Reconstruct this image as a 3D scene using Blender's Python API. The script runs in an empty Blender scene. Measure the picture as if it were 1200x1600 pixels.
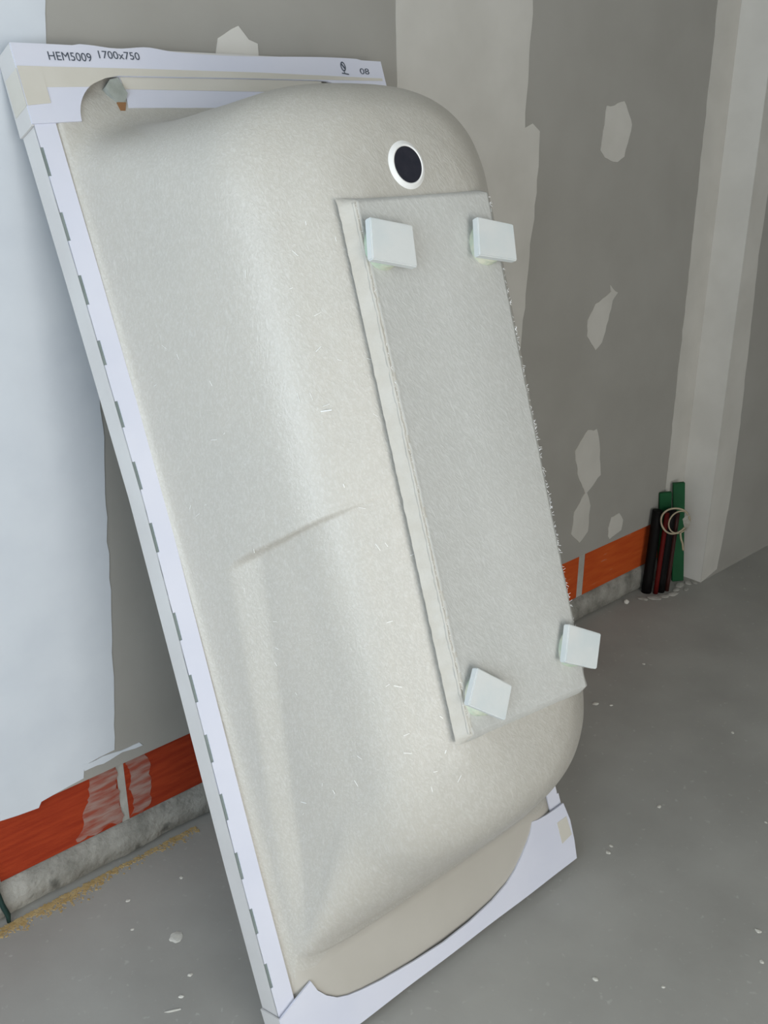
import bpy, bmesh, math, random
from mathutils import Matrix, Vector, noise
random.seed(7)
S = bpy.context.scene
COL = S.collection

# ------------------------------------------------------------------ camera
CAM = (-0.68733, -1.66009, 1.51118)
YAW, PITCH, ROLL, FPX = 0.736691, 0.380531, -0.00102, 1519.0
cy_, sy_, cp_, sp_ = math.cos(YAW), math.sin(YAW), math.cos(PITCH), math.sin(PITCH)
fwd = Vector((sy_*cp_, cy_*cp_, -sp_)); rgt = Vector((cy_, -sy_, 0)); upv = rgt.cross(fwd)
cr_, sr_ = math.cos(ROLL), math.sin(ROLL)
r2 = cr_*rgt + sr_*upv; u2 = -sr_*rgt + cr_*upv
cd = bpy.data.cameras.new('camera'); cam = bpy.data.objects.new('camera', cd); COL.objects.link(cam)
m = Matrix((r2, u2, -fwd)).transposed().to_4x4(); m.translation = CAM
cam.matrix_world = m
cd.sensor_fit = 'VERTICAL'; cd.sensor_height = 36.0; cd.lens = FPX/1600*36.0; cd.clip_start = 0.02
S.camera = cam
# ------------------------------------------------------------------ world, light, exposure
S.view_settings.view_transform = 'Standard'
try: S.view_settings.look = 'None'
except Exception: pass
S.view_settings.gamma = 1.0; S.view_settings.use_curve_mapping = False
S.view_settings.exposure = -0.06
W = bpy.data.worlds.new('world'); S.world = W; W.use_nodes = True
W.node_tree.nodes['Background'].inputs[0].default_value = (0.80, 0.88, 1.0, 1)
W.node_tree.nodes['Background'].inputs[1].default_value = 0.6
# room extents
X0, X1, Y0, H = -2.1, 5.2, -4.4, 2.55
WINL = (-2.8, -0.6, 0.6, 2.3)      # left wall opening: y0, y1, z0, z1
WINB = (-1.8, 0.3, 0.1, 2.2)          # unseen rear opening added for frontal fill: x0, x1, z0, z1
def area(name, loc, rot, sx, sy, power, col):
    l = bpy.data.lights.new(name, 'AREA'); l.shape = 'RECTANGLE'; l.size = sx; l.size_y = sy
    l.energy = power; l.color = col
    o = bpy.data.objects.new(name, l); COL.objects.link(o); o.location = loc; o.rotation_euler = rot
    return o
# daylight from the left window, and an added rear lamp as frontal fill
area('window_daylight', (X0-0.16, (WINL[0]+WINL[1])/2, (WINL[2]+WINL[3])/2), (0, -math.pi/2, 0),
     WINL[3]-WINL[2], WINL[1]-WINL[0], 60, (0.78, 0.90, 1.0))
area('rear_fill', ((WINB[0]+WINB[1])/2, Y0-0.16, (WINB[2]+WINB[3])/2), (math.pi/2, 0, 0),
     WINB[1]-WINB[0], WINB[3]-WINB[2], 92, (1.0, 0.975, 0.915))

# ------------------------------------------------------------------ materials
def nt(name):
    mt = bpy.data.materials.new(name); mt.use_nodes = True
    t = mt.node_tree; return mt, t, t.nodes['Principled BSDF'], t.nodes.new, t.links.new
def mat(name, c1, c2=None, scale=8, detail=6, rough=0.8, bump=0.0, bscale=60, bdist=0.002, lo=0.35, hi=0.65, stretch=(1, 1, 1), spec=0.3, c3=None, scale3=30, lo3=.55, hi3=.7):
    mt, t, b, N, L = nt(name)
    b.inputs['Roughness'].default_value = rough
    b.inputs['Specular IOR Level'].default_value = spec
    tc = N('ShaderNodeTexCoord'); mp = N('ShaderNodeMapping'); L(tc.outputs['Object'], mp.inputs[0])
    mp.inputs['Scale'].default_value = stretch
    if c2 is None: b.inputs['Base Color'].default_value = (*c1, 1)
    else:
        n = N('ShaderNodeTexNoise'); n.inputs['Scale'].default_value = scale; n.inputs['Detail'].default_value = detail
        L(mp.outputs[0], n.inputs['Vector'])
        r = N('ShaderNodeValToRGB'); r.color_ramp.elements[0].position = lo; r.color_ramp.elements[1].position = hi
        r.color_ramp.elements[0].color = (*c1, 1); r.color_ramp.elements[1].color = (*c2, 1)
        L(n.outputs['Fac'], r.inputs[0]); out = r.outputs[0]
        if c3:
            n3 = N('ShaderNodeTexNoise'); n3.inputs['Scale'].default_value = scale3; n3.inputs['Detail'].default_value = 8
            L(mp.outputs[0], n3.inputs['Vector'])
            r3 = N('ShaderNodeValToRGB'); r3.color_ramp.elements[0].position = lo3; r3.color_ramp.elements[1].position = hi3
            L(n3.outputs['Fac'], r3.inputs[0])
            mx = N('ShaderNodeMix'); mx.data_type = 'RGBA'; L(r3.outputs[0], mx.inputs[0]); L(out, mx.inputs[6]); mx.inputs[7].default_value = (*c3, 1)
            out = mx.outputs[2]
        L(out, b.inputs['Base Color'])
    if bump:
        nb = N('ShaderNodeTexNoise'); nb.inputs['Scale'].default_value = bscale; nb.inputs['Detail'].default_value = 5
        L(mp.outputs[0], nb.inputs['Vector'])
        bp = N('ShaderNodeBump'); bp.inputs['Strength'].default_value = bump; bp.inputs['Distance'].default_value = bdist
        L(nb.outputs['Fac'], bp.inputs['Height']); L(bp.outputs[0], b.inputs['Normal'])
    return mt
def fibre_mat(name, c1, c2, c3, rough, bump, dist):
    """chopped-strand glass laminate: short fibres lying in several directions under resin"""
    mt, t, b, N, L = nt(name)
    tc = N('ShaderNodeTexCoord')
    last = None
    for k, (ang, sc) in enumerate(((0.35, 150), (1.15, 170), (2.0, 140), (2.75, 185))):
        mp = N('ShaderNodeMapping'); mp.vector_type = 'TEXTURE'
        mp.inputs['Rotation'].default_value = (ang*.7, 0.5*ang, ang)
        mp.inputs['Scale'].default_value = (1, 6.5, 1.0)
        mp.inputs['Location'].default_value = (k*3.1, k*1.7, 0)
        L(tc.outputs['Object'], mp.inputs[0])
        n = N('ShaderNodeTexNoise'); n.inputs['Scale'].default_value = sc*1.5; n.inputs['Detail'].default_value = 2
        L(mp.outputs[0], n.inputs['Vector'])
        if last is None: last = n.outputs['Fac']
        else:
            mm = N('ShaderNodeMath'); mm.operation = 'MAXIMUM'; L(last, mm.inputs[0]); L(n.outputs['Fac'], mm.inputs[1]); last = mm.outputs[0]
    bp = N('ShaderNodeBump'); bp.inputs['Strength'].default_value = bump; bp.inputs['Distance'].default_value = dist
    L(last, bp.inputs['Height']); L(bp.outputs[0], b.inputs['Normal'])
    n = N('ShaderNodeTexNoise'); n.inputs['Scale'].default_value = 4; n.inputs['Detail'].default_value = 7; n.inputs['Roughness'].default_value = .65
    L(tc.outputs['Object'], n.inputs['Vector'])
    r = N('ShaderNodeValToRGB'); r.color_ramp.elements[0].position = .35; r.color_ramp.elements[1].position = .68
    r.color_ramp.elements[0].color = (*c1, 1); r.color_ramp.elements[1].color = (*c2, 1); L(n.outputs['Fac'], r.inputs[0])
    r3 = N('ShaderNodeValToRGB'); r3.color_ramp.elements[0].position = .54; r3.color_ramp.elements[1].position = .80; L(last, r3.inputs[0])
    mx = N('ShaderNodeMix'); mx.data_type = 'RGBA'; L(r3.outputs[0], mx.inputs[0]); L(r.outputs[0], mx.inputs[6]); mx.inputs[7].default_value = (*c3, 1)
    L(mx.outputs[2], b.inputs['Base Color'])
    b.inputs['Roughness'].default_value = rough; b.inputs['Specular IOR Level'].default_value = .6
    return mt
M = {}
M['board'] = mat('plasterboard_grey', (.315, .305, .28), (.34, .33, .305), 5, rough=.9, bump=.12, bscale=240, bdist=.001)
M['compound'] = mat('joint_compound', (.57, .605, .655), (.62, .655, .70), 7, rough=.85, bump=.1, bscale=30, bdist=.002)  # cool daylight on the left wall is put into this colour
M['compound2'] = mat('dim_joint_compound', (.50, .485, .45), (.55, .535, .50), 7, rough=.85, bump=.1, bscale=30, bdist=.002)  # darker copy of the compound, light falloff along the wall painted in
M['compound3'] = mat('lit_joint_compound', (.60, .585, .55), (.65, .635, .60), 7, rough=.85, bump=.1, bscale=30, bdist=.002)  # lighter copy of the compound, stronger light on the return painted in
M['paint'] = mat('white_wall', (.6, .6, .58), (.64, .64, .62), 4, rough=.9)
M['floor'] = mat('screed_floor', (.32, .312, .29), (.38, .372, .348), 3.2, detail=9, rough=.78, bump=.18, bscale=45, bdist=.002, c3=(.44, .43, .41), scale3=55, lo3=.64, hi3=.75)
M['mortar'] = mat('mortar', (.19, .185, .165), (.36, .35, .32), 14, detail=9, rough=.95, bump=.8, bscale=70, bdist=.006, c3=(.10, .10, .09), scale3=22, lo3=.57, hi3=.74)
M['joint'] = mat('mortar_joint', (.36, .35, .32), (.43, .42, .39), 20, rough=.95, bump=.5, bscale=90, bdist=.003)
M['brick'] = mat('clay_brick', (.27, .026, .006), (.35, .042, .010), 10, rough=.85, bump=.4, bscale=60, bdist=.002, stretch=(1, 1, 9))
M['brick_dusty'] = mat('clay_brick_dusty', (.29, .07, .045), (.33, .215, .185), 14, detail=10, rough=.9, bump=.4, bscale=60, bdist=.002, stretch=(1.2, 1, 6), lo=.36, hi=.62)
M['brick_far'] = mat('clay_brick_orange', (.44, .062, .008), (.50, .085, .012), 9, rough=.85, bump=.3, bscale=60, bdist=.002, stretch=(1, 1, 6), c3=(.42, .26, .2), scale3=9, lo3=.66, hi3=.78)
M['shell'] = fibre_mat('fibreglass_laminate', (.445, .428, .388), (.465, .442, .395), (.525, .51, .475), .38, .5, .0022)
M['panel'] = fibre_mat('fibreglass_base', (.505, .51, .49), (.535, .535, .515), (.60, .605, .59), .5, .5, .0018)
M['edge'] = mat('laminate_edge', (.475, .455, .41), (.51, .495, .455), 40, rough=.6, bump=.5, bscale=160, bdist=.002)
M['gelcoat'] = mat('white_gelcoat', (.80, .80, .79), rough=.35)
M['hole'] = mat('drain_dark', (.012, .013, .022), (.02, .02, .03), 60, rough=.7)
M['pad'] = mat('foot_pad_white', (.64, .66, .655), (.57, .62, .63), 14, rough=.7, bump=.2, bscale=120, bdist=.001, lo=.45, hi=.7)
M['glue'] = mat('pad_glue', (.36, .50, .40), (.62, .62, .5), 35, rough=.5, bump=.4, bscale=60, bdist=.003)
M['lip'] = mat('rim_resin', (.44, .415, .37), (.475, .45, .405), 5, rough=.45)
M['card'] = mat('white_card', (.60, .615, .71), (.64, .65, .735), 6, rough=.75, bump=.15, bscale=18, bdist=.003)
M['cardside'] = mat('white_card_side', (.56, .55, .545), (.60, .595, .59), 6, rough=.8)
M['core'] = mat('card_core', (.17, .20, .19), (.22, .25, .24), 20, rough=.9)
M['tape'] = mat('beige_tape', (.55, .525, .465), (.585, .56, .505), 9, rough=.45, spec=.4)
M['kraft'] = mat('brown_tip', (.25, .13, .06), rough=.9)
M['greyblock'] = mat('grey_packing', (.27, .29, .26), (.36, .38, .36), 45, rough=.9)
M['ink'] = mat('ink', (.06, .075, .10), rough=.8)
M['green'] = mat('green_lath', (.003, .062, .019), (.004, .08, .026), 12, rough=.6)
M['black'] = mat('black_tube', (.005, .0045, .0045), rough=.6, spec=.12)
M['red'] = mat('dark_red_tube', (.09, .005, .004), rough=.6, spec=.15)
M['maroon'] = mat('maroon_tube', (.035, .008, .006), rough=.55)
M['cord'] = mat('cream_cord', (.42, .36, .26), (.34, .29, .2), 60, rough=.9)
M['fibre'] = mat('glass_fibre', (.92, .93, .93), rough=.18, spec=.7)
M['cable'] = mat('dark_green_cable', (.012, .035, .03), rough=.6)
M['dust'] = mat('sawdust', (.42, .29, .12), (.52, .39, .2), 50, rough=1)
M['chip'] = mat('plaster_chip', (.55, .53, .48), (.66, .65, .6), 40, rough=.95)
M['frame'] = mat('window_frame', (.55, .55, .55), rough=.4)

# ------------------------------------------------------------------ helpers
def mesh(name, verts, faces, m, parent=None, smooth=False, loc=None):
    me = bpy.data.meshes.new(name); me.from_pydata([tuple(v) for v in verts], [], faces); me.update()
    bm = bmesh.new(); bm.from_mesh(me); bmesh.ops.recalc_face_normals(bm, faces=bm.faces); bm.to_mesh(me); bm.free()
    me.materials.append(m)
    if smooth:
        for p in me.polygons: p.use_smooth = True
    o = bpy.data.objects.new(name, me); COL.objects.link(o)
    if parent: o.parent = parent
    if loc: o.location = loc
    return o
def bmobj(name, bm, m, parent=None, smooth=False):
    me = bpy.data.meshes.new(name); bmesh.ops.recalc_face_normals(bm, faces=bm.faces); bm.to_mesh(me); bm.free()
    me.materials.append(m)
    if smooth:
        for p in me.polygons: p.use_smooth = True
    o = bpy.data.objects.new(name, me); COL.objects.link(o)
    if parent: o.parent = parent
    return o
def addbox(bm, x0, x1, y0, y1, z0, z1, mtx=None):
    vs = [bm.verts.new(c) for c in ((x0,y0,z0),(x1,y0,z0),(x1,y1,z0),(x0,y1,z0),(x0,y0,z1),(x1,y0,z1),(x1,y1,z1),(x0,y1,z1))]
    if mtx: bmesh.ops.transform(bm, matrix=mtx, verts=vs)
    for f in ((0,3,2,1),(4,5,6,7),(0,1,5,4),(1,2,6,5),(2,3,7,6),(3,0,4,7)): bm.faces.new([vs[i] for i in f])
    return vs
def box(name, x0, x1, y0, y1, z0, z1, m, parent=None, bevel=0.0):
    bm = bmesh.new(); addbox(bm, x0, x1, y0, y1, z0, z1)
    if bevel: bmesh.ops.bevel(bm, geom=bm.edges[:], offset=bevel, segments=2, affect='EDGES')
    return bmobj(name, bm, m, parent)
def addtube(bm, pts, r, n=10, closed=False):
    pts = [Vector(p) for p in pts]; rings = []; N = len(pts)
    ref = Vector((0.13, 0.31, 0.94))
    for i, p in enumerate(pts):
        a = pts[(i-1) % N] if (closed or i > 0) else p
        b = pts[(i+1) % N] if (closed or i < N-1) else p
        t = (b-a).normalized(); s = t.cross(ref).normalized(); q = t.cross(s)
        rr = r[i] if isinstance(r, (list, tuple)) else r
        rings.append([bm.verts.new(p + rr*(math.cos(2*math.pi*k/n)*s + math.sin(2*math.pi*k/n)*q)) for k in range(n)])
    for i in range(N if closed else N-1):
        A, B = rings[i], rings[(i+1) % N]
        for k in range(n): bm.faces.new((A[k], A[(k+1) % n], B[(k+1) % n], B[k]))
    if not closed: bm.faces.new(rings[0][::-1]); bm.faces.new(rings[-1])
def prism(name, poly, lo, hi, fn, m, parent=None, smooth=False):
    """polygon (a,b) extruded between lo and hi; fn(a,b,h) -> xyz"""
    bm = bmesh.new()
    A = [bm.verts.new(fn(a, b, lo)) for a, b in poly]; B = [bm.verts.new(fn(a, b, hi)) for a, b in poly]
    n = len(poly)
    bm.faces.new(A[::-1]); bm.faces.new(B)
    for i in range(n): bm.faces.new((A[i], A[(i+1) % n], B[(i+1) % n], B[i]))
    return bmobj(name, bm, m, parent, smooth)
def ragged(poly, step=.02, amp=.004, seed=0, keep=()):
    """subdivide the outline and roughen it; edges listed in keep stay straight"""
    out = []; n = len(poly)
    for i in range(n):
        a = Vector(poly[i]); b = Vector(poly[(i+1) % n]); d = b-a; k = max(1, int(d.length/step))
        nn = Vector((-d.y, d.x)).normalized() if d.length else Vector((0, 0))
        for j in range(k):
            q = a + d*(j/k)
            if i not in keep and j > 0:
                q = q + nn*amp*2*noise.noise(Vector((q.x*23, q.y*23, seed)))+ nn*amp*.7*noise.noise(Vector((q.x*90, q.y*90, seed+5)))
            out.append((q.x, q.y))
    return out
def tag(o, label, cat, group=None, kind=None):
    o['label'] = label; o['category'] = cat
    if group: o['group'] = group
    if kind: o['kind'] = kind
    return o
def struct(o): o['kind'] = 'structure'; return o
def interp(tab, x):
    if x <= tab[0][0]: return tab[0][1]
    for (a, va), (b, vb) in zip(tab, tab[1:]):
        if x <= b: return va + (vb-va)*(x-a)/(b-a)
    return tab[-1][1]
def sst(a, b, x):
    t = min(1, max(0, (x-a)/(b-a))); return t*t*(3-2*t)

# ------------------------------------------------------------------ room shell
BT = .238      # lower edge of the boards
MT = .0825     # top of the mortar bed
XC, RET = 2.229, .114
struct(box('floor', X0-.2, X1+.2, Y0-.2, .3, -.15, 0, M['floor']))
struct(box('ceiling', X0-.2, X1+.2, Y0-.2, .3, H, H+.1, M['paint']))
wall = struct(box('wall_main', X0, XC+.02, .03, .25, 0, H, M['mortar']))
JX = [X0, -1.32, -.12, 1.08, XC]
for a, b in zip(JX, JX[1:]):
    box('plasterboard', a+.001, b-.001, 0, .0285, BT, H, M['board'], wall)
wfn = lambda a, b, h: (a, -h, b)
# concrete bed under the bricks, with a broken front edge
bm = bmesh.new(); nx = 300
rows = []
for i in range(nx+1):
    x = X0 + (XC+.0-X0)*i/nx
    d = .006+.006*noise.noise(Vector((x*9, 1, 0)))+.003*noise.noise(Vector((x*40, 2, 0)))
    rows.append([bm.verts.new(c) for c in ((x, .03, MT), (x, .009-d*.3, MT-.004), (x, .004-d, MT*.55), (x, .001-d*1.2, .012), (x, .012, .0035), (x, .012, -.002))])
for A, B in zip(rows, rows[1:]):
    for k in range(5): bm.faces.new((A[k], B[k], B[k+1], A[k+1]))
bmobj('mortar_bed', bm, M['mortar'], wall, True)
# brick course showing below the boards
joints = [(-1.84, -1.82), (-1.44, -1.42), (-1.04, -1.02), (-.64, -.62), (-.236, -.222), (.052, .068), (.462, .48), (.866, .884), (1.268, 1.286), (1.671, 1.70), (2.095, 2.11)]
ends = [X0] + [x for j in joints for x in j] + [XC]
for i in range(0, len(ends), 2):
    a, b = ends[i], ends[i+1]
    mm = M['brick'] if b < .04 else M['brick_far']
    if .06 < a < .2: mm = M['brick']
    if b > 0 and a < 0: mm = M['brick']
    box('brick', a, b, .0125, .0295, MT-.001, BT+.012, mm, wall, bevel=.0015)
for a, b in joints:
    box('mortar_joint', a-.001, b+.001, .0135, .0292, MT-.001, BT+.01, M['joint'], wall)
# thin scraped smear of compound left on the bricks beside the joint
def smear(name, poly, m, seed, h=.0008, step=.006, amp=.010):
    prism(name, ragged(poly, step, amp, seed), .0, h, lambda a, b, hh: (a, .0124-hh, b), m, wall)
# joint compound on the boards
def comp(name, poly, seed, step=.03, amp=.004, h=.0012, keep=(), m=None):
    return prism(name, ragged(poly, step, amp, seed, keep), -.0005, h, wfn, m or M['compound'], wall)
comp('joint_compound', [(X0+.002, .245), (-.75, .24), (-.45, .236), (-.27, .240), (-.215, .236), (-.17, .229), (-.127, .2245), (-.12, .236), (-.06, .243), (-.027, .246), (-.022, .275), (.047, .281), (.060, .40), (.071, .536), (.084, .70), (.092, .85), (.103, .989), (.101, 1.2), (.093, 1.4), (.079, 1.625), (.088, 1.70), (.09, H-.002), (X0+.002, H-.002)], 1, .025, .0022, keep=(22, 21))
comp('joint_compound', [(.872, .245), (.864, .7), (.858, 1.2), (.856, 1.62), (.852, H-.002), (1.29, H-.002), (1.289, 1.78), (1.287, 1.6), (1.284, 1.5), (1.312, 1.51), (1.341, 1.492), (1.344, 1.41), (1.325, 1.159), (1.312, .994), (1.30, .7), (1.305, .245)], 2, .03, .003, keep=(4, 15), m=M['compound2'])
comp('joint_compound', [(2.119, .245), (2.117, .365), (2.112, .8), (2.106, 1.353), (2.101, 1.835), (2.10, H-.002), (XC, H-.002), (XC, .245)], 3, .03, .003, keep=(5, 6, 7), m=M['compound2'])
PATCH = [
 [(.404, 1.60), (.404, 1.631), (.41, 1.655), (.456, 1.678), (.478, 1.656), (.498, 1.65), (.501, 1.60)],
 [(1.612, 1.553), (1.645, 1.554), (1.688, 1.565), (1.732, 1.506), (1.72, 1.46), (1.709, 1.425), (1.68, 1.412), (1.661, 1.413), (1.62, 1.425), (1.599, 1.443), (1.604, 1.491)],
 [(1.694, 1.08), (1.735, 1.054), (1.712, 1.034), (1.708, 1.01), (1.699, .979), (1.676, .916), (1.648, .898), (1.602, .945), (1.6, .991), (1.63, 1.033), (1.678, 1.05), (1.70, 1.06)],
 [(1.642, .657), (1.687, .652), (1.706, .607), (1.728, .494), (1.663, .452), (1.653, .452), (1.607, .527), (1.586, .603)],
 [(1.653, .452), (1.663, .452), (1.687, .402), (1.685, .316), (1.645, .288), (1.599, .33), (1.606, .402)],
 [(1.808, .33), (1.85, .333), (1.876, .302), (1.871, .268), (1.809, .253), (1.796, .295)],
 [(-.024, .279), (.105, .272), (.112, .262), (.047, .264), (-.023, .262)],
]
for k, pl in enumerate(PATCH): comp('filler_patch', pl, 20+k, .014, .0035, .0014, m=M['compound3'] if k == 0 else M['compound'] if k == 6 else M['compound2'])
smear('compound_smear', [(-.018, .236), (.0505, .236), (.0505, .086), (.0, .086), (-.055, .088), (-.034, .13), (-.02, .18)], M['brick_dusty'], 4)
smear('compound_smear', [(.0695, .236), (.119, .236), (.127, .18), (.122, .12), (.105, .09), (.0695, .086)], M['brick_dusty'], 5)
# projecting return and the wall beyond it
w2 = struct(box('wall_return', XC, X1, -RET+.0, .25, 0, H, M['board']))
prism('joint_compound', ragged([(.0014, .0), (RET-.0006, .0), (RET-.0006, H-.002), (.0014, H-.002)], .2, 0, 5), -.0005, .0012, lambda a, b, h: (XC-h, -a, b), M['compound3'], w2)
prism('joint_compound', ragged([(XC-.0012, .0), (2.331, .02), (2.345, .14), (2.356, .282), (2.354, .56), (2.332, .9), (2.318, 1.12), (2.325, 1.4), (2.33, H-.002), (XC-.0012, H-.002)], .03, .003, 6, keep=(8, 9)), -.0005, .0012, lambda a, b, h: (a, -RET-h, b), M['compound2'], w2)
# side wall with the tall window opening, rear wall with an opening added for the fill lamp, end wall
def wall_with_opening(name, axis, pos, thick, a0, a1, o):
    bm = bmesh.new(); s0, s1, z0, z1 = o
    def seg(p, q, r, s):
        if axis == 'x': addbox(bm, pos-thick, pos, p, q, r, s)
        else: addbox(bm, p, q, pos-thick, pos, r, s)
    seg(a0, s0, 0, H); seg(s1, a1, 0, H); seg(s0, s1, 0, z0); seg(s0, s1, z1, H)
    return struct(bmobj(name, bm, M['paint']))
wl = wall_with_opening('wall_left', 'x', X0, .2, Y0-.2, .25, WINL)
wr = wall_with_opening('wall_rear', 'y', Y0, .2, X0, X1, WINB)
struct(box('wall_right', X1, X1+.2, Y0-.2, .25, 0, H, M['paint']))
def win_frame(name, axis, pos, o):
    bm = bmesh.new(); s0, s1, z0, z1 = o; t = .05
    for p, q, r, s in ((s0, s0+t, z0, z1), (s1-t, s1, z0, z1), (s0+t, s1-t, z0, z0+t), (s0+t, s1-t, z1-t, z1), ((s0+s1)/2-t/2, (s0+s1)/2+t/2, z0+t, z1-t)):
        if axis == 'x': addbox(bm, pos-.12, pos-.07, p, q, r, s)
        else: addbox(bm, p, q, pos-.12, pos-.07, r, s)
    return struct(bmobj(name, bm, M['frame']))
win_frame('window_1', 'x', X0, WINL); win_frame('rear_fill_frame', 'y', Y0, WINB)  # second frame belongs to the added rear fill opening

# ------------------------------------------------------------------ leaning frame of the wrapped bathtub
TH, TK, BW, BL, G = .375871, .052697, .755877, 1.726003, -.002189
O = Vector((0, -.6826, .01934))
U = Vector((math.cos(G), math.sin(G), 0)); Hh = Vector((-math.sin(G), math.cos(G), 0))
V = Hh*math.sin(TH) + Vector((0, 0, math.cos(TH))); Nn = U.cross(V)
def lean(name, base=(0, 0, 0)):
    e = bpy.data.objects.new(name, None); COL.objects.link(e); e.empty_display_size = .1
    mm = Matrix((U, V, Nn)).transposed().to_4x4(); mm.translation = O + base[0]*U + base[1]*V + base[2]*Nn
    e.matrix_world = mm
    return e
CX = BW/2
def wb(v): return .396 + .05*(v-1.33)       # outer depth of the tub floor: deeper towards the drain

tub = tag(lean('bathtub'), 'upturned cream fibreglass bathtub leaning against the wall, underside outwards', 'bathtub')
# ---- shell: rings of rounded rectangles from the rolled rim up to the floor of the tub
TA = [(0, .047), (.04, .053), (.2, .066), (.5, .088), (.68, .106), (.78, .126), (.84, .149), (.89, .176), (.94, .204), (.975, .228), (1, .26)]
TB1 = [(0, 1.632), (.04, 1.609), (.1, 1.594), (.27, 1.577), (.5, 1.564), (.70, 1.551), (.80, 1.536), (.87, 1.518), (.93, 1.496), (.97, 1.472), (1, 1.43)]
TB0 = [(0, .150), (.04, .160), (.2, .194), (.5, .252), (.70, .295), (.80, .320), (.87, .342), (.93, .368), (.97, .395), (1, .44)]
def cubic(tab, x):
    xs = [t[0] for t in tab]; ys = [t[1] for t in tab]; n = len(xs)
    if x <= xs[0]: return ys[0]
    if x >= xs[-1]: return ys[-1]
    i = max(k for k in range(n-1) if xs[k] <= x)
    d = [(ys[k+1]-ys[k])/(xs[k+1]-xs[k]) for k in range(n-1)]
    def mslope(k):
        if k == 0: return d[0]
        if k == n-1: return d[-1]
        return 0 if d[k-1]*d[k] <= 0 else 2*d[k-1]*d[k]/(d[k-1]+d[k])
    h = xs[i+1]-xs[i]; t = (x-xs[i])/h
    return ((1+2*t)*(1-t)**2*ys[i] + t*(1-t)**2*h*mslope(i) + t*t*(3-2*t)*ys[i+1] + t*t*(t-1)*h*mslope(i+1))
NS, NQ = 400, 64
def outline(a, b0, b1, r0, r1, n0=2.4, n1=2.4, taper=0.0):
    """closed loop with superelliptic ends; e = 0 on the long sides, -1 at the foot end, +1 at the drain end"""
    P = []
    def au(v): return a + taper*(1-sst(.6, 1.25, v))
    def corner(t, b, r, n, sgn, up):
        c, q = abs(math.cos(t))**(2/n), abs(math.sin(t))**(2/n)
        v = b-r+r*q if up else b+r-r*q
        hw = CX-au(v)
        return (CX+sgn*hw*c, v, math.sin(t) if up else -math.sin(t))
    va, vb_ = b0+r0, b1-r1
    for k in range(NS): v = va+(vb_-va)*k/NS; P.append((au(v), v, 0))
    for k in range(NQ): P.append(corner(math.pi/2*k/NQ, b1, r1, n1, -1, True))
    for k in range(NQ): P.append(corner(math.pi/2*(1-k/NQ), b1, r1, n1, 1, True))
    for k in range(NS): v = vb_-(vb_-va)*k/NS; P.append((BW-au(v), v, 0))
    for k in range(NQ): P.append(corner(math.pi/2*k/NQ, b0, r0, n0, 1, False))
    for k in range(NQ): P.append(corner(math.pi/2*(1-k/NQ), b0, r0, n0, -1, False))
    return P
rings = []
def lerp3(e, ws, w0, w1):      # side, foot end, drain end
    return ws + (w0-ws)*abs(e)**1.5 if e < 0 else ws + (w1-ws)*e**1.5
# rim, from its turned-down outer edge inwards
RIM = [  # a, b0, b1, r, w side, w foot end, w drain end
 (.010, .012, 1.712, .035, -.046, -.046, -.046), (.009, .011, 1.713, .036, -.030, -.028, -.034), (.011, .015, 1.711, .038, -.017, -.014, -.026),
 (.015, .023, 1.706, .042, -.010, -.005, -.021), (.021, .037, 1.698, .048, -.007, .0005, -.018), (.028, .060, 1.684, .054, -.006, .0035, -.017),
 (.034, .090, 1.668, .060, -.005, .0045, -.016), (.039, .118, 1.656, .064, -.003, .006, -.012), (.043, .138, 1.647, .068, .001, .009, -.006)]
for a, b0, b1, r, ws, w0, w1 in RIM:
    rings.append([(u, v, lerp3(e, ws, w0, w1)) for u, v, e in outline(a, b0, b1, r, r, 9, 9)])
taus = [0, .02, .04, .07] + [.10+.025*k for k in range(29)] + [.82+.012*k for k in range(12)] + [.962, .972, .982, .99, .996, 1.0]
def arm(u, v, w):
    """set-back of the side wall behind the moulded arm rest (lower half of the tub)"""
    wl_ = interp([(.15, .005), (.43, .036), (.64, .068), (.86, .098), (1, .105)], v)
    wid = interp([(.2, .022), (.5, .032), (.86, .050)], v)
    vc = .842 + .23*w
    lin = min(1, max(0, (w-wl_)/wid)); lin = .75*lin+.25*sst(0, 1, lin)
    d = .021*lin*(1-sst(vc-.006, vc+.001, v))*(1-sst(.20, .37, w))
    d *= sst(.14, .40, v)
    return d
for t in taus:
    a = cubic(TA, t); b0 = cubic(TB0, t); b1 = cubic(TB1, t)
    k_ = sst(0, .55, t); ra = .06 + .14*k_; rb = .11 + .06*sst(0, .7, t)
    n0 = 5 - 2.6*k_; n1 = 3.2 - .6*sst(0, .7, t)
    R = []
    for u, v, e in outline(a, b0, b1, ra, rb, n0, n1, .010*sst(.3, .9, t)):
        w = .004 + t*(wb(v)-.004)
        if t < .08: w = lerp3(e, .004, .012, 0) + t*(wb(v)-.004)
        d = arm(u, v, w)*max(0, 1-abs(e)*1.2)
        u = u + (d if u < CX else -d)
        j = .0006*noise.noise(Vector((u*30, v*30, w*30)))
        R.append((u, v, w+j))
    rings.append(R)
a, b0, b1 = .26, .44, 1.43
for s in (.2, .45, .7, .9, .999):
    R = []
    for u, v, e in outline(a+(CX-.001-a)*s, b0+(.80-b0)*s, b1+(1.1-b1)*s, .2*(1-s)+.0001, .17*(1-s)+.0001, 2.4, 2.6, .010*(1-s)):
        R.append((u, v, wb(v)+.0012*math.sin(s*math.pi/2)))
    rings.append(R)
n = len(rings[0]); vs = [p for R in rings for p in R]; fs = []
for i in range(len(rings)-1):
    for k in range(n): fs.append((i*n+k, i*n+(k+1) % n, (i+1)*n+(k+1) % n, (i+1)*n+k))
fs.append(tuple(range((len(rings)-1)*n, len(rings)*n)))
nrim = 8*n
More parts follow.
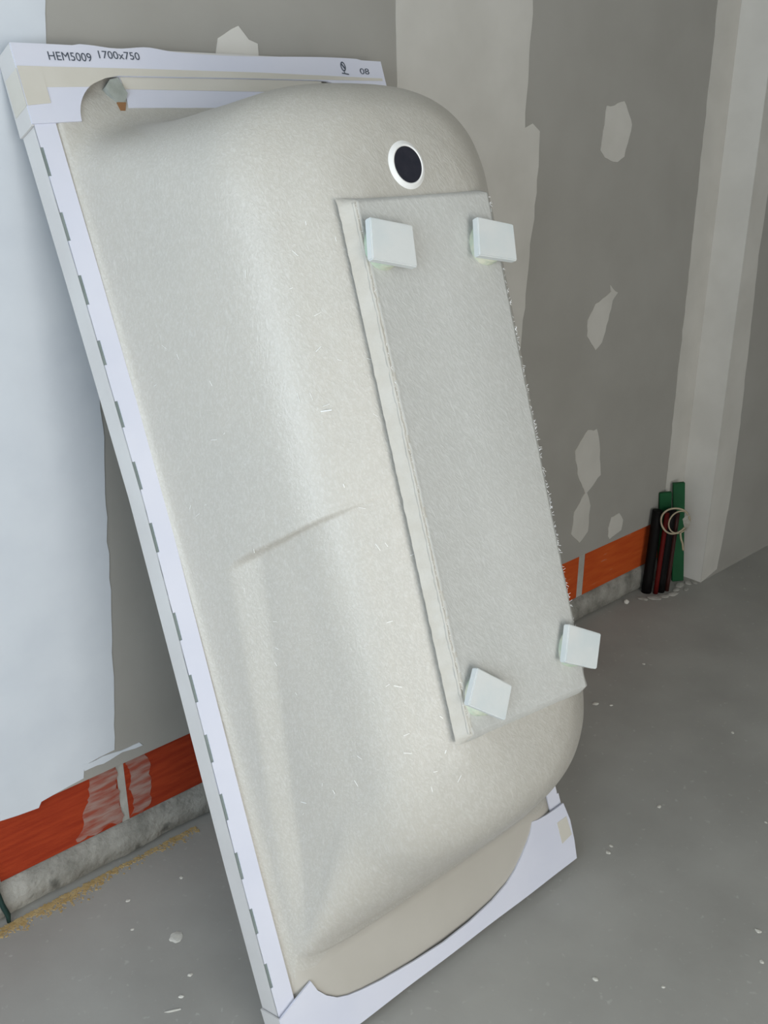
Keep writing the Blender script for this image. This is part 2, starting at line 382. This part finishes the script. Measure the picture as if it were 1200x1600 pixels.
me = bpy.data.meshes.new('shell'); me.from_pydata(vs, [], fs); me.update()
bm = bmesh.new(); bm.from_mesh(me); bmesh.ops.recalc_face_normals(bm, faces=bm.faces)
bm.faces.ensure_lookup_table()
big = max(bm.faces, key=lambda f: len(f.verts))
if big.normal.z < 0: bmesh.ops.reverse_faces(bm, faces=bm.faces)
bm.to_mesh(me); bm.free()
me.materials.append(M['shell']); me.materials.append(M['lip'])
for p in me.polygons:
    p.use_smooth = True
    if p.center.z < .011 and p.center.y < .148: p.material_index = 1
shell = bpy.data.objects.new('shell', me); COL.objects.link(shell); shell.parent = tub
# ---- reinforcing board laminated on the tub floor
PV0, PV1, PU0, PU1 = .535, 1.332, .242, .517
bm = bmesh.new(); NV = 200; L_ = []
for i in range(NV+1):
    v = PV0+(PV1-PV0)*i/NV; j = .0022*noise.noise(Vector((v*70, 0, 3))); j2 = .0025*noise.noise(Vector((v*55, 5, 3))); top = .412+.05*(v-1.33)
    row = [(PU0-.020+j*.6, wb(v)-.0012), (PU0-.014+j, wb(v)+.0028), (PU0-.007+j, top-.003), (PU0-.001+j2, top+.0022), (PU0+.004+j2, top+.0012), (PU0+.010, top), (CX, top), (PU1-.006, top), (PU1+j2*.7, top-.0015), (PU1+.003+j, wb(v)-.004)]
    L_.append([bm.verts.new((u, v-.026*(u-PU0)/(PU1-PU0)*(1-sst(PV0, .75, v)), w)) for u, w in row])
for A, B in zip(L_, L_[1:]):
    for k in range(len(A)-1): bm.faces.new((A[k], B[k], B[k+1], A[k+1]))
# end faces run out into the floor of the tub
def endcap(row, v2, off):
    T = [bm.verts.new((q.co.x, q.co.y+v2+.004*noise.noise(Vector((q.co.x*40, v2, 0))), wb(q.co.y)-.003)) for q in row]
    for k in range(len(row)-1): bm.faces.new((row[k], row[k+1], T[k+1], T[k]))
endcap(L_[0], -.014, 0); endcap(L_[-1], .010, 0)
panel = bmobj('base_board', bm, M['panel'], tub, True)
panel.data.materials.append(M['edge'])
for p in panel.data.polygons:
    if sum(panel.data.vertices[k].co.x for k in p.vertices)/len(p.vertices) < PU0+.001: p.material_index = 1
panel['label'] = 'flat fibreglassed reinforcing board with a frayed edge'
# laminate ridge along the edge of the board
bm = bmesh.new()
pts = [(PU0-.004+.0016*noise.noise(Vector((v*60, 9, 0))), v, .411+.05*(v-1.33)) for v in [PV0+.004+(PV1-PV0-.006)*k/220 for k in range(221)]]
addtube(bm, pts, [.0028+.0014*noise.noise(Vector((p[1]*110, 2, 7))) for p in pts], 7)
bmobj('laminate_edge', bm, M['edge'], panel, True)
# ---- drain hole
dv, dw = 1.384, wb(1.384)
slope = Matrix.Translation((.369, dv, dw)) @ Matrix.Rotation(math.atan(.05), 4, 'X')
def lathe(name, prof, m, parent, mtx, n=48):
    bm = bmesh.new(); rr = []
    for r, z in prof: rr.append([bm.verts.new((r*math.cos(2*math.pi*k/n), r*math.sin(2*math.pi*k/n), z)) for k in range(n)])
    for A, B in zip(rr, rr[1:]):
        for k in range(n): bm.faces.new((A[k], A[(k+1) % n], B[(k+1) % n], B[k]))
    bm.faces.new(rr[-1]); bmesh.ops.transform(bm, matrix=mtx, verts=bm.verts)
    return bmobj(name, bm, m, parent, True)
bm = bmesh.new(); rr = []
for r, z in ((.039, -.002), (.0355, .0006), (.0320, .0024), (.0297, .0042), (.0284, .0044), (.0268, .0032), (.0265, -.004)):
    rr.append([bm.verts.new((r*math.cos(2*math.pi*k/64), r*math.sin(2*math.pi*k/64), z)) for k in range(64)])
for A, B in zip(rr, rr[1:]):
    for k in range(64): bm.faces.new((A[k], A[(k+1) % 64], B[(k+1) % 64], B[k]))
bmesh.ops.transform(bm, matrix=slope, verts=bm.verts)
dr = bmobj('drain_collar', bm, M['gelcoat'], tub, True); dr['label'] = 'smooth white collar round the drain'
dh = lathe('drain_opening', [(.0270, .0030), (.0267, .0036), (.024, .0034), (.001, .0032)], M['hole'], dr, slope)
dh['label'] = 'round black drain opening'
# ---- four feet: a white square plate stuck on a puck of greenish glue
PADS = [[(.240, 1.303), (.316, 1.286), (.306, 1.226), (.226, 1.245)], [(.454, 1.290), (.531, 1.273), (.520, 1.216), (.438, 1.232)],
        [(.262, .636), (.322, .585), (.291, .541), (.227, .591)], [(.479, .631), (.550, .590), (.519, .539), (.448, .577)]]
for q in PADS:
    cu = sum(p[0] for p in q)/4; cv = sum(p[1] for p in q)/4
    top = .435 if cv > 1 else .400; base = .412+.05*(cv-1.33)
    bm = bmesh.new()
    A = [bm.verts.new((u, v, top-.013)) for u, v in q]; B = [bm.verts.new((u, v, top)) for u, v in q]
    bm.faces.new(A); bm.faces.new(B)
    for k in range(4): bm.faces.new((A[k], A[(k+1) % 4], B[(k+1) % 4], B[k]))
    bmesh.ops.bevel(bm, geom=bm.edges[:], offset=.0016, segments=2, affect='EDGES')
    pad = bmobj('foot_pad', bm, M['pad'], tub)
    bm = bmesh.new(); rr = []
    for r, z in ((.037, base-.003), (.036, base+.004), (.034, (base+top-.013)/2), (.035, top-.0125)):
        rr.append([bm.verts.new((cu+r*(1+.05*math.sin(3*t+cu*30))*math.cos(t), cv+r*.84*(1+.06*math.sin(2*t+cv*9))*math.sin(t), z)) for t in [2*math.pi*k/32 for k in range(32)]])
    for A, B in zip(rr, rr[1:]):
        for k in range(32): bm.faces.new((A[k], A[(k+1) % 32], B[(k+1) % 32], B[k]))
    bm.faces.new(rr[-1])
    g = bmobj('glue_puck', bm, M['glue'], pad, True)
# ---- loose glass strands standing out of the laminate
bm = bmesh.new()
def surf(v, t):
    a = cubic(TA, t); w = .004+t*(wb(v)-.004); d = arm(a, v, w); return a+d, w
def strand(p, d, L, r):
    p = Vector(p); d = Vector(d).normalized(); s = d.cross(Vector((.2, .5, .84))).normalized()*r; q = d.cross(s).normalized()*r
    A = [bm.verts.new(p-d*L/2+k) for k in (s, q, -s, -q)]; B = [bm.verts.new(p+d*L/2+k) for k in (s, q, -s, -q)]
    for k in range(4): bm.faces.new((A[k], A[(k+1) % 4], B[(k+1) % 4], B[k]))
    bm.faces.new(A); bm.faces.new(B)
rnd = random.Random(3)
for k in range(50):
    v = rnd.uniform(.42, 1.35); t = rnd.choice((rnd.uniform(.82, .98), rnd.uniform(.1, .9)))
    u, w = surf(v, t); u2_, w2_ = surf(v, min(1, t+.03))
    tan = Vector((u2_-u, 0, w2_-w)).normalized(); ang = rnd.uniform(0, math.pi)
    d = math.cos(ang)*tan + math.sin(ang)*Vector((0, 1, 0)); nrm = Vector((-tan.z, 0, tan.x))
    strand(Vector((u, v, w))+nrm*.0006, d+nrm*.03, rnd.uniform(.004, .013), rnd.uniform(.00025, .00045))
u, w = surf(1.06, .86); strand((u-.0008, 1.06, w+.001), (.45, -.1, .9), .022, .0009)
for k in range(170):        # fuzz along the far edge of the board
    v = rnd.uniform(PV0, PV1); strand((PU1+.001, v, .410+.05*(v-1.33)), (rnd.uniform(.2, 1), rnd.uniform(-1, 1), rnd.uniform(-.3, .7)), rnd.uniform(.004, .011), .0003)
for k in range(120):        # and along the near one
    v = rnd.uniform(PV0, PV1); strand((PU0-.003, v, .413+.05*(v-1.33)), (rnd.uniform(-1, .6), rnd.uniform(-1, 1), rnd.uniform(-.1, .7)), rnd.uniform(.003, .008), .0003)
st = bmobj('glass_fibre_strands', bm, M['fibre'], tub); st['kind'] = 'stuff'; st['label'] = 'short shiny glass fibre strands'

# ------------------------------------------------------------------ card packaging round the rim
def card(name, poly, w0, w1, parent, m):
    return prism(name, poly, w0, w1, lambda a, b, h: (a, b, h), m, parent)
def bow(v): return interp([(0, -.010), (.1, -.009), (.35, -.006), (.67, .001), (1.0, .0075), (1.36, .004), (1.6, 0), (1.726, 0)], v)
SLOTS = [(1.522, 1.567), (1.42, 1.465), (1.318, 1.365), (1.22, 1.26), (1.118, 1.161), (1.015, 1.061), (.91, .959), (.761, .808), (.655, .702), (.551, .599), (.45, .496), (.346, .393), (.248, .293), (.15, .194)]
def edge_strip(side, label):
    e = tag(lean('card_edge_strip', (0 if side < 0 else BW, .02, -TK)), label, 'cardboard', 'card strips along the long sides of the bathtub')
    wid = .036; b = bow
    X = (lambda u, v: (b(v)+u) if side < 0 else (-b(v)*.3-u))
    vv = sorted(set([.02+1.69*k/60 for k in range(61)] + [x for s in SLOTS for x in s]))
    def inslot(v): return any(s[0]+1e-6 < v < s[1]-1e-6 for s in SLOTS)
    bmF = bmesh.new(); bmS = bmesh.new()
    for a, c in zip(vv, vv[1:]):
        k = inslot((a+c)/2)
        f0 = .0045 if k else .0; s1 = -.0035 if k else -.0001
        for bmx, q in ((bmF, [(f0, -.0035), (wid, -.0035), (wid, .0), (f0, .0)]), (bmS, [(0, -TK), (.0035, -TK), (.0035, s1-.0035), (0, s1-.0001)])):
            A = [bmx.verts.new((X(u, a), a-.02, w+TK)) for u, w in q]; B = [bmx.verts.new((X(u, c), c-.02, w+TK)) for u, w in q]
            for j in range(4): bmx.faces.new((A[j], A[(j+1) % 4], B[(j+1) % 4], B[j]))
            bmx.faces.new(A); bmx.faces.new(B)
    fl = bmobj('front_flange', bmF, M['card'], e); bmobj('side_flange', bmS, M['cardside'], e)
    if side < 0:
        for s0, s1 in SLOTS:
            bmx = bmesh.new()
            A = [bmx.verts.new((X(u, s0), s0-.02, w+TK)) for u, w in ((.0008, -.010), (.0045, -.010), (.0045, -.0016), (.0008, -.0016))]
            B = [bmx.verts.new((X(u, s1), s1-.02, w+TK)) for u, w in ((.0008, -.010), (.0045, -.010), (.0045, -.0016), (.0008, -.0016))]
            for j in range(4): bmx.faces.new((A[j], A[(j+1) % 4], B[(j+1) % 4], B[j]))
            bmx.faces.new(A); bmx.faces.new(B)
            bmobj('fold_slot', bmx, M['core'], e)['label'] = 'dark slot cut along the fold'
    return e
edge_strip(-1, 'white card edge strip with dark fold slots along the fully visible long side')
edge_strip(1, 'white card edge strip mostly hidden behind the bathtub, on the drain-pad side')

def arc(cx, cy, rx, ry, a0, a1, n=10):
    return [(cx+rx*math.cos(math.radians(a0+(a1-a0)*k/n)), cy+ry*math.sin(math.radians(a0+(a1-a0)*k/n))) for k in range(n+1)]
T = .004
# ---- upper end cap
VB = 1.60
cap = tag(lean('card_end_cap', (0, VB, -TK)), 'white card end cap printed HEM5009 1700x750 on the upper end of the bathtub', 'cardboard')
sh = lambda P: [(u, v-VB) for u, v in P]
def wavy(u): return 1.726 + .0035*math.sin(u*11+.6)*(1 if .1 < u < .7 else .3) + (.004*math.exp(-((u-.235)/.03)**2)) - .003*math.exp(-((u-.17)/.03)**2)
top_edge = [(u, wavy(u)) for u in [BW+.004 - (BW+.008)*k/60 for k in range(61)]]
cut = [(-.004, 1.602), (.079, 1.606)] + arc(.166, 1.606, .087, .074, 180, 92, 14)[1:] + [(.30, 1.6815), (.45, 1.6835), (.585, 1.684)] + arc(.592, 1.606, .085, .078, 88, 0, 12)[1:-1] + [(.677, 1.606), (BW+.004, 1.602)]
fp = card('front_panel', sh(cut+top_edge), TK, TK+T, cap, M['card'])
def capside(name, u0, u1, v0, v1, parent):
    return box(name, u0, u1, v0, v1, 0, TK+.0005, M['cardside'], parent)
capside('side_panel', -.0045, -.0006, .0, .124, cap); capside('side_panel', BW+.0006, BW+.0045, .0, .124, cap)
box('top_panel', -.004, BW+.004, .1235, .1270, 0, TK+.001, M['cardside'], cap)
# folded-in tongue of the cut-out and the grey packing block beside it
bm = bmesh.new(); t0 = []
for u in [.176+.42*k/20 for k in range(21)]:
    t0.append([bm.verts.new((u+du, v-VB, w+TK)) for du, v, w in ((-.008, 1.6815+.0022*min(1, (u-.17)/.2), -.002), (.0, 1.664, -.008), (.001, 1.662, -.0075), (-.006, 1.630, .001), (-.006, 1.628, -.003), (.0, 1.660, -.013), (-.008, 1.682, -.007))])
for A, B in zip(t0, t0[1:]):
    for k in range(7): bm.faces.new((A[k], A[(k+1) % 7], B[(k+1) % 7], B[k]))
bm.faces.new(t0[0]); bm.faces.new(t0[-1])
tongue = bmobj('folded_tongue', bm, M['card'], cap)
prism('packing_tape', sh([(.170, 1.6812), (.176, 1.6635), (.596, 1.665), (.596, 1.6845)]), 0, 1, lambda a, b, h: (a, b, TK-.002-.0063*(1.6815-VB-b)/.018+(.0012 if h else .0002)), M['tape'], tongue)
hexp = [(.139, 1.664), (.150, 1.676), (.166, 1.680), (.176, 1.654), (.167, 1.638), (.153, 1.638), (.146, 1.648)]
blk = card('packing_block', sh(hexp), TK-.030, TK-.0006, cap, M['greyblock']); blk['label'] = 'grey packing block in the gap of the cut-out'
tipb = card('block_tip', sh([(.152, 1.6385), (.168, 1.6385), (.162, 1.622), (.154, 1.620)]), TK-.022, TK+.0004, blk, M['kraft']); tipb['label'] = 'brown tip of the packing block'
# tape on the cap
def tape(poly, parent=cap, off=0.0):
    card('packing_tape', sh(poly), TK+T-.0002, TK+T+.0006+off, parent, M['tape'])
tape([(-.0035, 1.6905), (.2, 1.693), (.45, 1.6945), (.752, 1.692), (.752, 1.687), (.30, 1.682), (.166, 1.6805), (.140, 1.6757), (.117, 1.6665), (.107, 1.661), (-.0035, 1.6575)])
tape([(-.0035, 1.6905), (.035, 1.691), (.035, 1.634), (-.0035, 1.630)], off=.0004)
box('packing_tape', -.0052, -.0044, .03, .088, .006, TK+.003, M['tape'], cap)
# print
def text(s, u, v, h, wdt, parent, base, w, m, name='printed_text'):
    c = bpy.data.curves.new('tmp', 'FONT'); c.body = s; c.size = 1; c.offset = 0
    o = bpy.data.objects.new('tmp', c); COL.objects.link(o)
    bpy.context.view_layer.update()
    me = bpy.data.meshes.new_from_object(o.evaluated_get(bpy.context.evaluated_depsgraph_get()))
    bpy.data.objects.remove(o); bpy.data.curves.remove(c)
    xs = [q.co.x for q in me.vertices]; ys = [q.co.y for q in me.vertices]; ax, bx, ay, by = min(xs), max(xs), min(ys), max(ys)
    for q in me.vertices: q.co = ((q.co.x-ax)/(bx-ax)*wdt+u, (q.co.y-ay)/(by-ay)*h+v-base, w)
    me.name = name; me.materials.clear(); me.materials.append(m)
    ob = bpy.data.objects.new(name, me); COL.objects.link(ob); ob.parent = parent
    return ob
wt = TK+T+.0009
text('HEM5009', .052, 1.7015, .0135, .073, cap, VB, wt, M['ink'])['label'] = 'printed code HEM5009'
text('1700x750', .139, 1.7075, .0125, .074, cap, VB, wt, M['ink'])['label'] = 'printed size 1700x750'
# small glass-shaped handling mark and a smudged print near the other end
bm = bmesh.new()
def flat(pl): bm.faces.new([bm.verts.new((u, v-VB, wt)) for u, v in pl])
ou = arc(.656, 1.7125, .0062, .0095, 0, 360, 24)[:-1]; inn = arc(.656, 1.7125, .0040, .0070, 0, 360, 24)[:-1]
for k in range(24): flat([ou[k], ou[(k+1) % 24], inn[(k+1) % 24], inn[k]])
flat([(.6515, 1.717), (.6535, 1.719), (.661, 1.7085), (.659, 1.7065)]); flat([(.655, 1.7035), (.657, 1.7035), (.657, 1.699), (.655, 1.699)]); flat([(.649, 1.7005), (.666, 1.6985), (.666, 1.6965), (.649, 1.6985)])
bmobj('printed_symbol', bm, M['ink'], cap)['label'] = 'small dark handling symbol'
text('08', .697, 1.699, .0115, .024, cap, VB, wt, M['ink'])['label'] = 'small smudged print'
# ---- lower end cap
cap2 = tag(lean('card_end_cap', (0, 0, -TK)), 'white card end cap standing on the floor under the lower end of the bathtub', 'cardboard')
low = [(-.013, .097), (.030, .113), (.062, .124), (.070, .102), (.084, .084), (.104, .068), (.126, .059), (.155, .052), (.20, .044), (.28, .035), (.357, .030), (.43, .032), (.50, .040), (.548, .052), (.578, .066), (.604, .083), (.628, .101), (.645, .117), (.655, .134), (.672, .130), (.70, .1275), (.736, .127), (.758, .128), (.766, .085), (.764, .04), (.758, 0)] + [(.758-(.758+.012)*k/24, .0005*math.sin(k*.9)-.0006) for k in range(1, 25)]
card('front_panel', low, TK+.004, TK+.008, cap2, M['card'])
bm = bmesh.new()
def sidequad(u0, u1, ut):
    A = [bm.verts.new(c) for c in ((u0, 0, 0), (u0, 0, TK+.006), (ut, .098, TK+.006), (ut, .098, 0))]
    B = [bm.verts.new((v.co.x+u1, v.co.y, v.co.z)) for v in A]
    bm.faces.new(A); bm.faces.new(B)
    for k in range(4): bm.faces.new((A[k], A[(k+1) % 4], B[(k+1) % 4], B[k]))
sidequad(-.0115, .003, -.0133); bmobj('side_panel', bm, M['cardside'], cap2)
bm = bmesh.new(); sidequad(BW+.001, .003, BW+.001); bmobj('side_panel', bm, M['cardside'], cap2)
box('bottom_panel', -.011, BW+.003, -.002, .002, 0, TK+.004, M['cardside'], cap2)
card('packing_tape', [(.725, .098), (.757, .098), (.760, .055), (.725, .05)], TK+.0078, TK+.0086, cap2, M['tape'])

# ------------------------------------------------------------------ bundle of offcuts in the far corner
def lathbar(a, b, wdir, wid, th, label):
    a = Vector(a); b = Vector(b); d = (b-a).normalized(); wdir = Vector(wdir); s = (wdir-d*wdir.dot(d)).normalized(); q = d.cross(s)
    bm = bmesh.new(); vs_ = []
    for p in (a, b):
        for x, y in ((-wid/2, -th/2), (wid/2, -th/2), (wid/2, th/2), (-wid/2, th/2)): vs_.append(bm.verts.new(p+s*x+q*y))
    for f in ((0,3,2,1),(4,5,6,7),(0,1,5,4),(1,2,6,5),(2,3,7,6),(3,0,4,7)): bm.faces.new([vs_[i] for i in f])
    bmesh.ops.bevel(bm, geom=bm.edges[:], offset=.0015, segments=1, affect='EDGES')
    return tag(bmobj('green_lath', bm, M['green']), label, 'lath')
lathbar((2.178, -.052, .002), (2.150, -.028, .372), (.75, -.66, 0), .040, .014, 'taller dark green lath leaning into the white wall corner')
lathbar((2.130, -.024, .002), (2.092, -.016, .348), (.75, -.66, 0), .042, .014, 'shorter green lath leaning behind the black and red tubes')
def tubeobj(name, a, b, r, m, label, cat='tube'):
    bm = bmesh.new(); a = Vector(a); b = Vector(b)
    addtube(bm, [a+(b-a)*k/6 for k in range(7)], r, 16)
    # bore at the upper end
    f = max(bm.faces, key=lambda f: f.calc_center_median().z if len(f.verts) > 4 else -1)
    bmesh.ops.inset_individual(bm, faces=[f], thickness=r*.25, depth=-.004)
    o = bmobj(name, bm, m, None, True)
    return tag(o, label, cat)
tubeobj('conduit_tube', (2.020, -.028, .0), (2.040, -.026, .300), .0170, M['black'], 'black conduit tube in the bundle, against the brick')
tubeobj('conduit_tube', (2.034, -.056, .0), (2.054, -.054, .294), .0080, M['red'], 'thin dark red tube between the two black tubes', 'tube')
tubeobj('conduit_tube', (2.060, -.056, .0), (2.080, -.054, .300), .0165, M['black'], 'black conduit tube in the bundle, beside the green lath')
tubeobj('conduit_tube', (2.082, -.070, .0), (2.098, -.068, .285), .0075, M['maroon'], 'thin maroon tube on the green lath side of the bundle', 'tube')
# cream cord tied round the bundle: a big loop, a second turn, a tail
cordE = bpy.data.objects.new('cord_loop', None); COL.objects.link(cordE); cordE.location = (2.058, -.083, .272)
tag(cordE, 'cream cord looped round the tubes with a short hanging tail', 'cord')
ex = Vector((.74, -.67, 0)); ez = Vector((0, 0, 1))
bm = bmesh.new(); addtube(bm, [.046*math.cos(t)*ex+.046*math.sin(t)*ez + Vector((.0, -.004*math.sin(2*t), 0)) for t in [2*math.pi*k/40 for k in range(40)]], .0032, 7, True); bmobj('loop', bm, M['cord'], cordE, True)
bm = bmesh.new(); addtube(bm, [(.046*math.cos(t)+.016)*ex+(.040*math.sin(t)-.004)*ez+Vector((0, .012*math.cos(t), 0)) for t in [2*math.pi*k/40 for k in range(40)]], .0026, 7, True); bmobj('loop', bm, M['cord'], cordE, True)
bm = bmesh.new(); addtube(bm, [ex*a+ez*b+Vector((0, -.006, 0)) for a, b in ((.018, -.040), (.022, -.06), (.030, -.08), (.034, -.10), (.036, -.105))], .0035, 7); bmobj('tail', bm, M['cord'], cordE, True)
bm = bmesh.new(); vs_ = []
for j in range(9):
    for i in range(4):
        vs_.append(bm.verts.new(ex*(.020+.009*i-.010*abs(j-4)/4*(i-1.5)+.004*math.sin(j*2))+ez*(-.034+.0085*j)+Vector((0, -.008-.004*math.sin(i*2+j), 0))))
for j in range(8):
    for i in range(3): bm.faces.new((vs_[j*4+i], vs_[j*4+i+1], vs_[(j+1)*4+i+1], vs_[(j+1)*4+i]))
ret = bmesh.ops.solidify(bm, geom=bm.faces[:], thickness=.003)
bmobj('paper_tag', bm, M['chip'], cordE)['label'] = 'crumpled cream tag on the cord'

# ------------------------------------------------------------------ cable end, sawdust, crumbs
bm = bmesh.new(); addtube(bm, [(-.245, .004, .16), (-.238, .0, .12), (-.236, -.004, .08), (-.232, -.008, .045), (-.226, -.014, .018), (-.228, -.018, .004)], [.003, .0045, .005, .0055, .0055, .004], 10)
tag(bmobj('cable_end', bm, M['cable'], None, True), 'dark green cable end coming out of the brick joint to the floor', 'cable')
bm = bmesh.new(); rnd = random.Random(11)
for k in range(2400):
    x = rnd.uniform(-.32, .21); den = .25+.75*math.exp(-((x+.11)/.09)**2)+.35*math.exp(-((x-.16)/.05)**2)+.5*(x < -.2)
    if rnd.random() > den: continue
    y = -.018-.030*abs(rnd.gauss(0, .5))*(.4+den*.6)
    s = rnd.uniform(.0010, .0030); z = s*.25
    mt_ = Matrix.Translation((x, y, z)) @ Matrix.Rotation(rnd.uniform(0, 3), 4, 'Z')
    addbox(bm, -s, s, -s*.6, s*.6, -z, z*.8, mt_)
tag(bmobj('sawdust', bm, M['dust']), 'yellow sawdust streak on the floor along the foot of the wall', 'sawdust', kind='stuff')
def crumb(x, y, s, e=1.0, z=.0, ang=0.0, flat_=.5, mt_=None):
    bm = bmesh.new(); bmesh.ops.create_icosphere(bm, subdivisions=2, radius=1)
    for v in bm.verts:
        q = v.co*(1+.35*noise.noise(v.co*1.6+Vector((x*50, y*50, 0)))); v.co = Vector((q.x*s*e, q.y*s, max(q.z, -.6)*s*flat_))
    zmin = min(v.co.z for v in bm.verts)
    bmesh.ops.transform(bm, matrix=Matrix.Translation((x, y, -zmin-.0004)) @ Matrix.Rotation(ang, 4, 'Z'), verts=bm.verts)
    return bmobj('plaster_crumb', bm, mt_ or M['chip'])
tag(crumb(.004, -.278, .014, 1.0, flat_=.12), 'flat pale plaster splash on the floor beside the slotted card strip', 'plaster crumb')
tag(crumb(1.90, -.03, .0085, flat_=.9), 'white plaster pebble on the floor near the black tubes', 'plaster crumb')
tag(crumb(-.091, -.425, .0022, 7.0, ang=-.5, flat_=.6), 'thin pale splinter lying on the floor beside the card strip', 'splinter')
for x, y, s in ((-.063, -.408, .004), (-.024, -.376, .004), (.845, -.713, .005), (.868, -.705, .004), (1.066, -.701, .005), (1.472, -.663, .004), (.88, -1.052, .005), (.54, -.903, .0045), (.813, -1.095, .004), (1.315, -.333, .007), (1.342, -.367, .004), (-.018, -.123, .004), (-.05, -.20, .003), (.10, -.14, .004), (1.0, -.45, .003), (.62, -1.0, .003), (1.2, -.9, .003), (1.6, -.3, .004)):
    tag(crumb(x, y, s, 1.3, ang=x*9, flat_=.35), 'tiny pale plaster crumb lying on the grey floor', 'plaster crumb', 'plaster crumbs scattered on the floor')
for x, y, s in ((2.00, -.075, .016), (2.035, -.088, .013), (2.075, -.10, .014), (2.11, -.09, .012), (2.15, -.078, .014), (2.19, -.085, .012), (2.21, -.10, .010), (1.965, -.05, .012), (2.14, -.11, .009)):
    tag(crumb(x, y, s, 1.6, ang=x*9, flat_=.28, mt_=M['joint']), 'pale mortar lump on the floor at the foot of the tubes and laths', 'mortar lump', 'mortar lumps under the tube bundle')
